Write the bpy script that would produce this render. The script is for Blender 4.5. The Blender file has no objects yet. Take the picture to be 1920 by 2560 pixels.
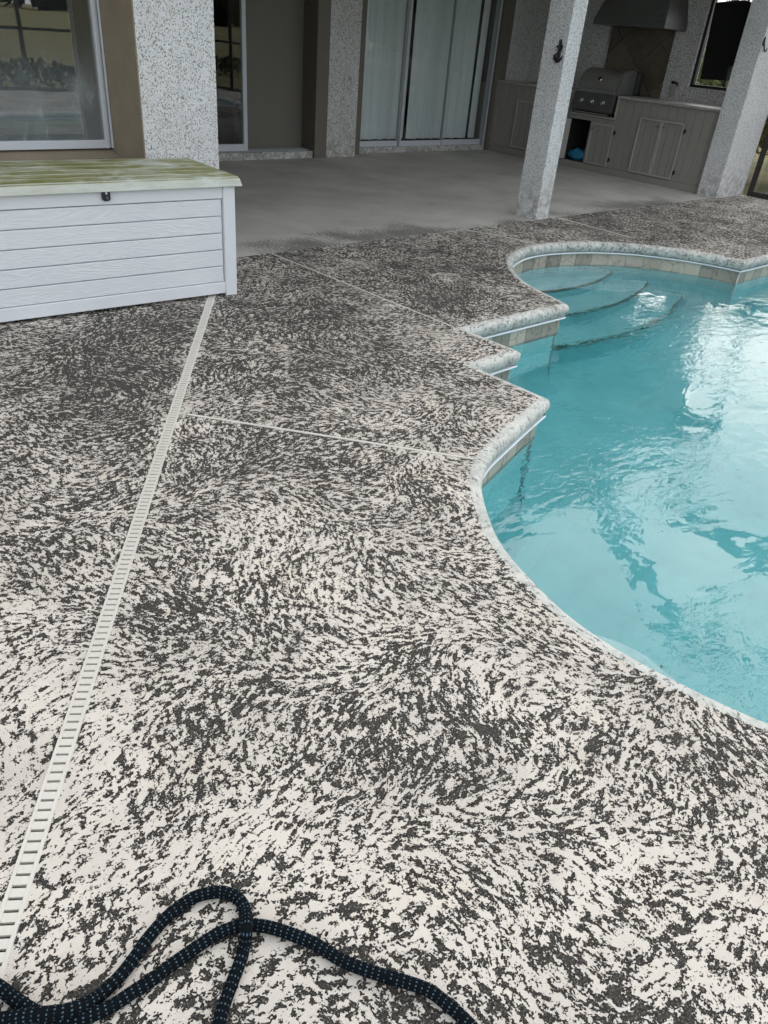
import bpy, bmesh, math, random
import numpy as np
from mathutils import Vector, Matrix, noise as mnoise
from mathutils.geometry import delaunay_2d_cdt
random.seed(7)
R = math.radians
S = bpy.context.scene
COL = S.collection

# ------------------------------------------------------------------ camera, sky, sun, exposure
H = 1.4
FPX, PITCH, ROLL, YAW = 1858.0, R(32.665), R(5.493), R(44.886)
def _axes():
    cp, sp = math.cos(PITCH), math.sin(PITCH)
    f = Vector((math.sin(YAW)*cp, math.cos(YAW)*cp, -sp))
    r = Vector((math.cos(YAW), -math.sin(YAW), 0)); u = r.cross(f)
    return math.cos(ROLL)*r+math.sin(ROLL)*u, -math.sin(ROLL)*r+math.cos(ROLL)*u, -f
AX = _axes()
cd = bpy.data.cameras.new('camera'); cam = bpy.data.objects.new('camera', cd); COL.objects.link(cam)
cd.sensor_fit = 'VERTICAL'; cd.sensor_height = 36.0; cd.lens = 36.0*FPX/2560.0
cd.clip_start = .02; cd.clip_end = 2000
cam.matrix_world = Matrix(((AX[0].x, AX[1].x, AX[2].x, 0), (AX[0].y, AX[1].y, AX[2].y, 0), (AX[0].z, AX[1].z, AX[2].z, H), (0, 0, 0, 1)))
S.camera = cam
def G(x, y, z=0.0):
    """photo pixel -> point on the horizontal plane at height z (the deck the thing lies on)"""
    d = AX[0]*((x-960)/FPX)-AX[1]*((y-1280)/FPX)-AX[2]
    return Vector((0, 0, H))+d*((z-H)/d.z)

SUN_EL, SUN_AZ = R(29), R(80)      # azimuth from +Y clockwise: over the right side of the pool, behind thin cloud
w = bpy.data.worlds.new('World'); S.world = w; w.use_nodes = True
wn = w.node_tree; wn.nodes.clear()
def wnode(t, **k):
    n = wn.nodes.new(t)
    for a, b in k.items(): setattr(n, a, b)
    return n
sky = wnode('ShaderNodeTexSky', sky_type='NISHITA', sun_disc=False, sun_elevation=SUN_EL, sun_rotation=SUN_AZ, air_density=1.0, dust_density=2.0, ozone_density=1.5)
tc = wnode('ShaderNodeTexCoord')
mp = wnode('ShaderNodeMapping'); mp.inputs['Scale'].default_value = (1, 1, 2.2)
cn = wnode('ShaderNodeTexNoise'); cn.inputs['Scale'].default_value = 2.6; cn.inputs['Detail'].default_value = 6; cn.inputs['Roughness'].default_value = .55
cr = wnode('ShaderNodeValToRGB'); cr.color_ramp.elements[0].position = .30; cr.color_ramp.elements[1].position = .58
cr.color_ramp.elements[0].color = (.35, .35, .35, 1); cr.color_ramp.elements[1].color = (1, 1, 1, 1)
cloud = wnode('ShaderNodeRGB'); cloud.outputs[0].default_value = (9.4, 9.7, 10.0, 1)
mixw = wnode('ShaderNodeMixRGB')
bg = wnode('ShaderNodeBackground'); bg.inputs['Strength'].default_value = .13
wo = wnode('ShaderNodeOutputWorld')
L = wn.links.new
L(tc.outputs['Generated'], mp.inputs['Vector']); L(mp.outputs[0], cn.inputs['Vector']); L(cn.outputs[0], cr.inputs[0])
L(cr.outputs[0], mixw.inputs[0]); L(sky.outputs[0], mixw.inputs[1]); L(cloud.outputs[0], mixw.inputs[2]); L(mixw.outputs[0], bg.inputs[0]); L(bg.outputs[0], wo.inputs[0])
sl = bpy.data.lights.new('sun', 'SUN'); sl.energy = 1.15; sl.angle = R(56); sl.color = (1, .96, .90)
so = bpy.data.objects.new('sun', sl); COL.objects.link(so)
sd = Vector((math.sin(SUN_AZ)*math.cos(SUN_EL), math.cos(SUN_AZ)*math.cos(SUN_EL), math.sin(SUN_EL)))
so.rotation_euler = sd.to_track_quat('Z', 'Y').to_euler(); so.location = sd*40
S.view_settings.view_transform = 'Standard'; S.view_settings.look = 'None'; S.view_settings.gamma = 1
S.view_settings.exposure = 0.42
S.render.engine = 'CYCLES'
S.cycles.max_bounces = 10; S.cycles.transparent_max_bounces = 16; S.cycles.use_denoising = True
S.cycles.sample_clamp_indirect = 8; S.cycles.use_adaptive_sampling = True; S.cycles.adaptive_threshold = .025

# ------------------------------------------------------------------ node helpers
class NT:
    def __init__(s, name):
        s.m = bpy.data.materials.new(name); s.m.use_nodes = True; s.t = s.m.node_tree
        s.b = s.t.nodes['Principled BSDF']; s.o = s.t.nodes['Material Output']
    def n(s, t, ins=None, **k):
        x = s.t.nodes.new(t)
        for a, b in k.items(): setattr(x, a, b)
        for a, b in (ins or {}).items(): s.put(x.inputs[a], b)
        return x
    def put(s, sock, v):
        if hasattr(v, 'is_output') or isinstance(v, bpy.types.NodeSocket): s.t.links.new(v, sock)
        else:
            if isinstance(v, (tuple, list)) and len(v) == 3 and sock.type == 'RGBA': v = (*v, 1)
            sock.default_value = v
    def math(s, op, a, b=0.0, c=0.0, clamp=False):
        x = s.n('ShaderNodeMath', {0: a, 1: b, 2: c}, operation=op, use_clamp=clamp); return x.outputs[0]
    def vmath(s, op, a, b=(0, 0, 0), sc=None):
        x = s.n('ShaderNodeVectorMath', {0: a, 1: b}, operation=op)
        if sc is not None: s.put(x.inputs['Scale'], sc)
        return x.outputs[0]
    def mix(s, f, a, b, mode='MIX'):
        return s.n('ShaderNodeMixRGB', {0: f, 1: a, 2: b}, blend_type=mode).outputs[0]
    def obj(s): return s.n('ShaderNodeTexCoord').outputs['Object']
    def mapping(s, v, scale=(1, 1, 1), rot=(0, 0, 0), loc=(0, 0, 0)):
        return s.n('ShaderNodeMapping', {'Vector': v, 'Scale': scale, 'Rotation': rot, 'Location': loc}).outputs[0]
    def noise(s, v, scale, detail=4, rough=.5, dist=0., col=False):
        x = s.n('ShaderNodeTexNoise', {'Vector': v, 'Scale': scale, 'Detail': detail, 'Roughness': rough, 'Distortion': dist})
        return x.outputs[1 if col else 0]
    def voro(s, v, scale, feature='F1', out=0):
        x = s.n('ShaderNodeTexVoronoi', {'Vector': v, 'Scale': scale}, feature=feature); return x.outputs[out]
    def ramp(s, f, stops, interp='LINEAR'):
        x = s.n('ShaderNodeValToRGB', {0: f}); e = x.color_ramp.elements; x.color_ramp.interpolation = interp
        while len(e) < len(stops): e.new(.5)
        for k, (p, c) in enumerate(stops):
            e[k].position = p; e[k].color = (*c, 1) if isinstance(c, tuple) else (c, c, c, 1)
        return x.outputs[0]
    def sstep(s, v, a, b):
        return s.n('ShaderNodeMapRange', {0: v, 1: a, 2: b, 3: 0., 4: 1.}, interpolation_type='SMOOTHSTEP').outputs[0]
    def bump(s, h, strength=.3, dist=.01, normal=None):
        x = s.n('ShaderNodeBump', {'Height': h, 'Strength': strength, 'Distance': dist})
        if normal is not None: s.put(x.inputs['Normal'], normal)
        return x.outputs[0]
    def set(s, **k):
        nm = dict(base='Base Color', rough='Roughness', metal='Metallic', normal='Normal', spec='Specular IOR Level', trans='Transmission Weight', ior='IOR')
        for a, b in k.items(): s.put(s.b.inputs[nm.get(a, a)], b)
        return s.m
M = {}
def simple(name, col, rough=.6, metal=0., var=.12, scale=6., bump=0., bscale=60.):
    t = NT(name); o = t.obj(); n = t.noise(o, scale, 5, .6)
    f = t.math('MULTIPLY_ADD', n, 2*var, 1-var)
    c = t.mix(1, col, t.n('ShaderNodeCombineColor', {0: f, 1: f, 2: f}).outputs[0], 'MULTIPLY')
    t.set(base=c, rough=rough, metal=metal)
    if bump: t.set(normal=t.bump(t.noise(o, bscale, 4, .6), bump, .004))
    M[name] = t.m; return t.m

# --- stained knock-down pool deck
def deck_mat(name, white=(.68, .63, .565), amount=0.0, coping=False):
    t = NT(name); o = t.obj()
    stain = t.n('ShaderNodeAttribute', attribute_name='stain').outputs['Fac']
    jit = t.vmath('SCALE', t.vmath('SUBTRACT', t.noise(o, 4.0, 2, .5, col=True), (.5, .5, .5)), sc=.09)
    p = t.vmath('ADD', o, jit)
    ang = t.math('MULTIPLY', t.noise(o, 1.0, 1, .4), 15.0)       # trowel direction wanders over the deck
    blob = None; big = None
    for k in range(4):
        dd = t.math('MULTIPLY', t.math('ABSOLUTE', t.math('SUBTRACT', t.math('FRACT', t.math('MULTIPLY_ADD', ang, .25, .5-k/4)), .5)), 4.0)
        wk = t.math('POWER', t.math('SUBTRACT', 1.0, dd, clamp=True), .72)
        mk = t.mapping(t.mapping(p, rot=(0, 0, R(-45*k-12))), (1.0, 1.95, 1.0))
        nk = t.math('MULTIPLY', t.math('SUBTRACT', t.noise(mk, 36.0, 3, .61, .25), .5), wk)
        bk = t.math('MULTIPLY', t.math('SUBTRACT', t.noise(mk, 10.0, 2, .5), .5), wk)
        blob = nk if blob is None else t.math('ADD', blob, nk)
        big = bk if big is None else t.math('ADD', big, bk)
    mid = t.noise(o, 120.0, 3, .62, .3)
    fine = t.noise(o, 240.0, 3, .65)
    h = t.math('ADD', t.math('ADD', t.math('MULTIPLY_ADD', big, .14, t.math('MULTIPLY', blob, .68)), t.math('MULTIPLY_ADD', mid, .34, .33)), t.math('MULTIPLY', t.math('SUBTRACT', fine, .5), .16))
    dens = t.noise(p, 2.1, 3, .55)
    dens2 = t.noise(o, 6.5, 3, .6)
    thr = t.math('ADD', t.math('MULTIPLY_ADD', t.math('SUBTRACT', dens, .5), .15, .497+amount), t.math('MULTIPLY', t.math('SUBTRACT', dens2, .5), .11))
    thr = t.math('ADD', thr, t.math('MULTIPLY', stain, .25))
    low = t.math('SUBTRACT', thr, h)                       # > 0 : low spots that hold the black growth
    mask = t.sstep(low, -.004, .010)
    speck = t.noise(o, 230.0, 3, .7)
    grain = t.noise(o, 900.0, 2, .6)
    dark = t.ramp(low, [(0.0, (.010, .009, .008)), (.014, (.012, .011, .010)), (.05, (.026, .0245, .0215)), (.12, (.048, .0455, .040))])
    dark = t.mix(t.math('MULTIPLY', t.sstep(speck, .53, .66), t.sstep(low, .01, .05)), dark, (.21, .198, .176))
    film = t.math('MULTIPLY', t.sstep(t.noise(o, 2.3, 4, .65), .40, .66), .64)
    wcol = t.ramp(t.noise(o, 3.1, 5, .6), [(.3, tuple(c*.90 for c in white)), (.55, white), (.75, (white[0]*1.03, white[1]*1.0, white[2]*.95))])
    wcol = t.mix(t.math('MULTIPLY', t.sstep(t.noise(o, 7, 3, .5), .62, .8), .25), wcol, (.55, .45, .33))
    if coping: film = t.math('MULTIPLY', film, .4)
    wcol = t.mix(t.math('MULTIPLY', film, t.sstep(t.noise(o, 420.0, 4, .7), .42, .66)), wcol, (.10, .098, .09))
    # greyed patches where the film lies over high spots as well
    soft = t.math('MULTIPLY', t.sstep(stain, .05, .22), t.sstep(t.noise(o, 2.0, 3, .5), .38, .66))
    wcol = t.mix(t.math('MULTIPLY', soft, .30), wcol, (.16, .158, .15))
    crack = t.sstep(t.voro(t.vmath('ADD', o, t.vmath('SCALE', t.noise(o, 25, 3, .6, col=True), sc=.03)), 22.0, 'DISTANCE_TO_EDGE'), .0, .012)
    wcol = t.mix(t.math('MULTIPLY', t.math('SUBTRACT', 1, crack), t.math('MULTIPLY', t.sstep(t.noise(o, 4, 2, .5), .5, .7), .55)), wcol, (.2, .19, .17))
    if coping:
        wcol = t.mix(t.math('MULTIPLY', t.sstep(t.noise(o, 14, 5, .65), .42, .68), .5), wcol, (.30, .34, .31))
    if coping: mask = t.math('MULTIPLY', mask, .62)
    c = t.mix(mask, wcol, dark)
    hgt = t.math('ADD', t.math('MULTIPLY', t.math('SUBTRACT', 1, mask), .8), t.math('MULTIPLY', grain, .25))
    hgt = t.math('ADD', hgt, t.math('MULTIPLY', t.math('MULTIPLY', speck, mask), .6))
    t.set(base=c, rough=.82, spec=.25, normal=t.bump(hgt, .9, .0045))
    M[name] = t.m
deck_mat('deck'); deck_mat('coping', (.63, .635, .60), -.05, True)

# --- bare slab under the roof
t = NT('slab'); o = t.obj()
sep = t.n('ShaderNodeSeparateXYZ', {0: o})
base = t.ramp(t.noise(o, 1.7, 6, .62), [(.3, (.40, .385, .355)), (.6, (.54, .52, .48)), (.8, (.60, .575, .53))])
base = t.mix(t.math('MULTIPLY', t.sstep(t.noise(o, 160, 3, .7), .5, .72), .25), base, (.16, .155, .15))
edge = t.sstep(sep.outputs[1], 5.55, 4.55)
sm = t.noise(t.mapping(o, (1, 2.0, 1)), 42, 5, .68)
pat = t.noise(o, 1.15, 3, .55)
smk = t.sstep(t.math('ADD', t.math('MULTIPLY', edge, .235), t.math('SUBTRACT', t.math('ADD', t.math('MULTIPLY', sm, .55), t.math('MULTIPLY', pat, .62)), .27)), .52, .60)
base = t.mix(t.math('MULTIPLY', smk, .72), base, (.055, .054, .05))
scuff = t.sstep(t.noise(t.mapping(o, (1, 3, 1), (0, 0, R(25))), 3.5, 5, .6), .66, .78)
base = t.mix(t.math('MULTIPLY', scuff, .4), base, (.14, .135, .13))
t.set(base=base, rough=.78, normal=t.bump(t.noise(o, 120, 4, .6), .15, .002)); M['slab'] = t.m

# --- white sprayed stucco with dark pits
def speckle(name, white, pit, scale, thr, k=.9):
    t = NT(name); o = t.obj()
    q = t.vmath('ADD', o, t.vmath('SCALE', t.noise(o, 40, 2, .5, col=True), sc=.012))
    a = t.noise(t.mapping(q, (1, 1, .8), (R(20), R(35), R(15))), scale, 2, .45, .3)
    b = t.noise(o, scale*.35, 3, .5)
    lv = t.math('ADD', a, t.math('MULTIPLY', t.math('SUBTRACT', b, .5), .18))
    m = t.sstep(lv, thr, thr+.035)
    big = t.noise(o, 2.2, 5, .6)
    wc = t.ramp(big, [(.3, tuple(c*.9 for c in white)), (.65, white)])
    pc = t.mix(t.sstep(t.noise(o, 9, 2, .5), .4, .6), pit, (pit[0]*1.25, pit[1]*1.05, pit[2]*.8))
    z = t.n('ShaderNodeSeparateXYZ', {0: o}).outputs[2]
    low = t.math('MULTIPLY', t.sstep(z, .55, .02), t.sstep(t.noise(o, 13, 5, .65), .42, .62))
    wc = t.mix(t.math('MULTIPLY', low, .5), wc, (.15, .15, .09))
    drip = t.math('MULTIPLY', t.sstep(t.noise(t.mapping(o, (1, 1, .12)), 9, 4, .6), .57, .72), .16)
    wc = t.mix(drip, wc, (.30, .30, .22))
    t.set(base=t.mix(t.math('MULTIPLY', m, k), wc, pc), rough=.85, spec=.2, normal=t.bump(t.math('SUBTRACT', t.math('MULTIPLY', t.noise(o, scale*1.6, 3, .6), .35), m), .8, .006))
    M[name] = t.m
speckle('speckle', (.74, .755, .77), (.24, .225, .20), 145, .568)
speckle('speckle_dense', (.74, .745, .74), (.17, .16, .145), 110, .55)
t = NT('tan_stucco'); o = t.obj()
c = t.ramp(t.noise(o, 5, 5, .6), [(.3, (.25, .212, .155)), (.7, (.30, .258, .195))])
t.set(base=c, rough=.85, spec=.2, normal=t.bump(t.noise(t.mapping(o, (1, 1, 1.0)), 55, 5, .62, .6), .8, .006)); M['tan_stucco'] = t.m
simple('taupe', (.15, .135, .112), .6, var=.06, bump=.08)
simple('taupe_panel', (.17, .158, .135), .7, var=.05)
simple('cabinet', (.275, .265, .24), .5, var=.10, scale=9, bump=.05)
simple('cabinet_trim', (.36, .35, .325), .45, var=.08)
simple('counter', (.37, .36, .34), .3, var=.12, scale=14)
simple('dark_gap', (.02, .02, .019), .9)
simple('alu', (.60, .635, .68), .38, var=.05)
simple('alu_grey', (.30, .32, .34), .4, var=.08)
simple('bronze', (.020, .018, .016), .45, var=.2)
simple('black_cloth', (.004, .004, .0045), .95, var=.3)
simple('iron', (.013, .011, .010), .55, var=.3, scale=60)
simple('chrome', (.62, .62, .62), .18, 1.0, var=.05)
simple('steel', (.36, .355, .34), .42, .75, var=.12, scale=18)
simple('steel_dark', (.15, .15, .146), .42, .6, var=.15)
simple('black_plastic', (.018, .019, .021), .4, var=.2)
simple('box_white', (.72, .75, .785), .42, var=.04)
simple('drain', (.60, .575, .52), .28, var=.10, scale=40)
simple('joint', (.66, .63, .57), .7, var=.15, scale=20)
simple('joint_dark', (.035, .033, .03), .9)
simple('trim_white', (.72, .78, .84), .3, var=.04)
simple('grout', (.66, .65, .60), .8, var=.15)
simple('blue_bag', (.02, .20, .36), .35, var=.3, scale=20)
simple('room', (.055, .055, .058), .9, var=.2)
simple('ceiling', (.78, .77, .74), .8)
simple('roof', (.16, .14, .12), .9, var=.3)
simple('bark', (.12, .09, .065), .9, var=.3, scale=30)
simple('wet_black', (.012, .012, .013), .25, var=.2)

# --- storage box plank with moulded wood grain
t = NT('box_plank'); o = t.obj()
oi = t.n('ShaderNodeObjectInfo').outputs['Random']
off = t.n('ShaderNodeCombineXYZ', {0: t.math('MULTIPLY', oi, 37.), 1: 0., 2: t.math('MULTIPLY', oi, 11.)}).outputs[0]
q = t.vmath('ADD', o, off)
wz = t.noise(t.mapping(q, (1.6, 1, 9)), 1.4, 3, .5, .8)
g = t.math('SINE', t.math('MULTIPLY', wz, 95.))
g = t.math('ADD', g, t.math('MULTIPLY', t.noise(t.mapping(q, (6, 1, 160)), 1., 3, .6), .6))
t.set(base=t.mix(t.sstep(t.noise(o, 3, 4, .6), .3, .8), (.70, .735, .77), (.735, .765, .795)), rough=.45, normal=t.bump(g, .22, .003)); M['box_plank'] = t.m
t = NT('box_lid'); o = t.obj()
alg = t.noise(t.mapping(o, (1.1, 1.9, 2)), 2.8, 7, .72, .8)
al2 = t.noise(t.mapping(o, (2, 22, 6)), 4, 4, .65)
nz = t.n('ShaderNodeSeparateXYZ', {0: t.n('ShaderNodeNewGeometry').outputs['Normal']}).outputs[2]
f = t.sstep(t.math('ADD', alg, t.math('MULTIPLY', t.math('SUBTRACT', al2, .5), .16)), .26, .58)
f = t.math('MULTIPLY', f, t.math('MULTIPLY_ADD', t.sstep(nz, .3, .9), .78, .20))
gr = t.ramp(t.noise(t.mapping(o, (1, 2.2, 1)), 6, 5, .65), [(.3, (.12, .135, .015)), (.5, (.20, .205, .06)), (.72, (.34, .34, .20))])
t.set(base=t.mix(f, t.mix(t.sstep(al2, .35, .7), (.60, .63, .60), (.50, .54, .50)), gr), rough=.6, normal=t.bump(t.noise(t.mapping(o, (3, 60, 3)), 2, 4, .6), .25, .002)); M['box_lid'] = t.m

# --- water-line tile, one tint per tile
def tile_mat(name, lo, hi, vein):
    t = NT(name); o = t.obj(); rnd = t.n('ShaderNodeObjectInfo').outputs['Random']
    q = t.vmath('ADD', o, t.vmath('SCALE', t.n('ShaderNodeCombineXYZ', {0: rnd, 1: rnd, 2: rnd}).outputs[0], sc=31.))
    c = t.mix(t.noise(q, 6, 6, .65), lo, hi)
    v = t.voro(t.vmath('ADD', q, t.vmath('SCALE', t.noise(q, 9, 4, .6, col=True), sc=.16)), 4.5, 'DISTANCE_TO_EDGE')
    c = t.mix(t.math('MULTIPLY', t.math('SUBTRACT', 1, t.sstep(v, 0., .03)), .55), c, vein)
    br = t.math('MULTIPLY_ADD', rnd, .7, .62)
    c = t.mix(1, c, t.n('ShaderNodeCombineColor', {0: br, 1: t.math('MULTIPLY', br, .98), 2: t.math('MULTIPLY', br, .95)}).outputs[0], 'MULTIPLY')
    t.set(base=c, rough=.4, normal=t.bump(t.noise(q, 40, 4, .6), .25, .003)); M[name] = t.m
tile_mat('stone_tile', (.30, .27, .225), (.50, .46, .40), (.10, .085, .07))
tile_mat('edge_tile', (.15, .19, .165), (.25, .29, .25), (.08, .10, .085))
tile_mat('splash_tile', (.13, .105, .08), (.19, .16, .125), (.07, .055, .045))
# --- pool plaster
t = NT('plaster'); o = t.obj()
c = t.ramp(t.noise(o, 2.4, 6, .65), [(.28, (.33, .58, .61)), (.5, (.43, .69, .715)), (.75, (.52, .76, .775))])
c = t.mix(t.math('MULTIPLY', t.sstep(t.noise(o, 1.3, 4, .6), .6, .78), .25), c, (.38, .46, .34))
t.set(base=c, rough=.8, normal=t.bump(t.noise(o, 60, 4, .6), .15, .004)); M['plaster'] = t.m
# --- water
t = NT('water'); o = t.obj()
r1 = t.noise(t.mapping(o, (1, 1.6, 1), (0, 0, R(35))), 3.2, 2, .4, .4)
r2 = t.noise(t.mapping(o, (1, 1.9, 1), (0, 0, R(20))), 10.5, 3, .5, .6)
gst = t.sstep(t.noise(o, .75, 2, .5), .42, .60)
calm = t.n('ShaderNodeSeparateXYZ', {0: o})
hh = t.math('ADD', t.math('MULTIPLY', r1, .55), t.math('MULTIPLY', t.math('MULTIPLY', r2, t.math('MULTIPLY_ADD', gst, .92, .08)), .42))
bn = t.bump(hh, 1.0, .0105)
t.t.nodes.remove(t.b)
gl = t.n('ShaderNodeBsdfGlass', {'Color': (1, 1, 1), 'Roughness': 0., 'IOR': 1.333, 'Normal': bn})
va = t.n('ShaderNodeVolumeAbsorption', {'Color': (.12, .80, .83), 'Density': .40})
t.t.links.new(gl.outputs[0], t.o.inputs['Surface']); t.t.links.new(va.outputs[0], t.o.inputs['Volume']); M['water'] = t.m
# --- thin window glass
def glass(name, tint, dirt_haze=0., wob=.05, ior=1.6):
    t = NT(name); o = t.obj(); t.t.nodes.remove(t.b)
    bn = t.bump(t.noise(o, 1.7, 2, .4), wob, .02)
    bf = t.n('ShaderNodeNewGeometry').outputs['Backfacing']       # a pane is thin: both faces mirror alike
    fr = t.n('ShaderNodeFresnel', {'IOR': t.math('MULTIPLY_ADD', bf, 1/ior-ior, ior), 'Normal': bn}).outputs[0]
    tr = t.n('ShaderNodeBsdfTransparent', {'Color': tint}); gs = t.n('ShaderNodeBsdfGlossy', {'Color': (1, 1, 1), 'Roughness': .01, 'Normal': bn})
    mx = t.n('ShaderNodeMixShader', {0: fr, 1: tr.outputs[0], 2: gs.outputs[0]})
    if dirt_haze:
        z = t.n('ShaderNodeSeparateXYZ', {0: o}).outputs[2]
        s1 = t.sstep(t.noise(t.mapping(o, (1, 1, .35)), 4.2, 6, .68, .6), .50, .80)
        vein = t.math('SUBTRACT', 1, t.sstep(t.math('ABSOLUTE', t.math('SUBTRACT', t.noise(o, 5, 3, .55, 1.2), .5)), 0., .012))
        vein = t.math('MULTIPLY', vein, t.sstep(t.noise(t.mapping(o, loc=(3, 1, 8)), 3.4, 2, .5), .52, .66))
        dots = t.math('MULTIPLY', t.sstep(t.voro(o, 42), .16, .07), t.sstep(t.noise(o, 6, 3, .5), .55, .68))
        lowz = t.sstep(z, 1.35, .75)
        d = t.math('MULTIPLY', t.math('ADD', t.math('MULTIPLY_ADD', s1, .62, .22), t.math('MULTIPLY', t.math('ADD', vein, dots), .45), clamp=True), t.math('MULTIPLY_ADD', lowz, .85, .1))  # soap and dirt marks, plus an even pale film painting in hazy reflection
        df = t.n('ShaderNodeBsdfDiffuse', {'Color': (.42, .47, .50)})
        mx = t.n('ShaderNodeMixShader', {0: t.math('MULTIPLY', d, dirt_haze, clamp=True), 1: mx.outputs[0], 2: df.outputs[0]})
    t.t.links.new(mx.outputs[0], t.o.inputs['Surface']); M[name] = t.m
glass('glass_window', (.80, .82, .80), 1.0, .05, 2.1); glass('glass_door', (.975, .985, .985), 0., .03)
# --- curtain, hose, grass, leaf, screen
t = NT('curtain'); o = t.obj()
t.set(base=t.mix(t.noise(o, 30, 3, .5), (.70, .77, .77), (.78, .84, .83)), rough=.9, normal=t.bump(t.noise(o, 300, 2, .5), .1, .001)); M['curtain'] = t.m
t = NT('hose')
ua = t.n('ShaderNodeAttribute', attribute_name='hose_u').outputs['Fac']; va_ = t.n('ShaderNodeAttribute', attribute_name='hose_v').outputs['Fac']
ru = t.math('FRACT', t.math('DIVIDE', ua, .0112)); rv = t.math('FRACT', t.math('MULTIPLY', va_, 5.5))
row = t.math('MULTIPLY', t.sstep(t.math('ABSOLUTE', t.math('SUBTRACT', ru, .5)), .16, .08), t.sstep(t.math('ABSOLUTE', t.math('SUBTRACT', rv, .5)), .26, .14))
row = t.math('MULTIPLY', row, t.sstep(t.noise(t.obj(), 130, 2, .5), .36, .5))
t.set(base=t.mix(t.math('MULTIPLY', row, .95), (.0040, .0062, .0085), (.085, .14, .18)), rough=.95, spec=.08, normal=t.bump(t.noise(t.obj(), 900, 2, .6), .5, .001)); M['hose'] = t.m
t = NT('grass_ground'); o = t.obj()
t.set(base=t.ramp(t.noise(o, .8, 8, .7), [(.3, (.13, .13, .045)), (.5, (.22, .20, .085)), (.7, (.30, .26, .13))]), rough=.95, normal=t.bump(t.noise(o, 30, 6, .7), 1., .05)); M['grass_ground'] = t.m
def leaf(name, a, b):
    t = NT(name); rn = t.n('ShaderNodeNewGeometry').outputs['Random Per Island']
    c = t.mix(rn, a, b)
    df = t.n('ShaderNodeBsdfTranslucent', {'Color': c}); t.set(base=c, rough=.5)
    mx = t.n('ShaderNodeMixShader', {0: .3, 1: t.b.outputs[0], 2: df.outputs[0]}); t.t.links.new(mx.outputs[0], t.o.inputs['Surface']); M[name] = t.m
leaf('leaf_green', (.05, .09, .02), (.17, .21, .05)); leaf('leaf_dry', (.12, .11, .03), (.30, .26, .10)); leaf('leaf_dark', (.02, .035, .012), (.06, .08, .03))
t = NT('screen'); t.t.nodes.remove(t.b)
tr = t.n('ShaderNodeBsdfTransparent'); df = t.n('ShaderNodeBsdfDiffuse', {'Color': (.03, .03, .03)})
t.t.links.new(t.n('ShaderNodeMixShader', {0: .22, 1: tr.outputs[0], 2: df.outputs[0]}).outputs[0], t.o.inputs['Surface']); M['screen'] = t.m

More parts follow.
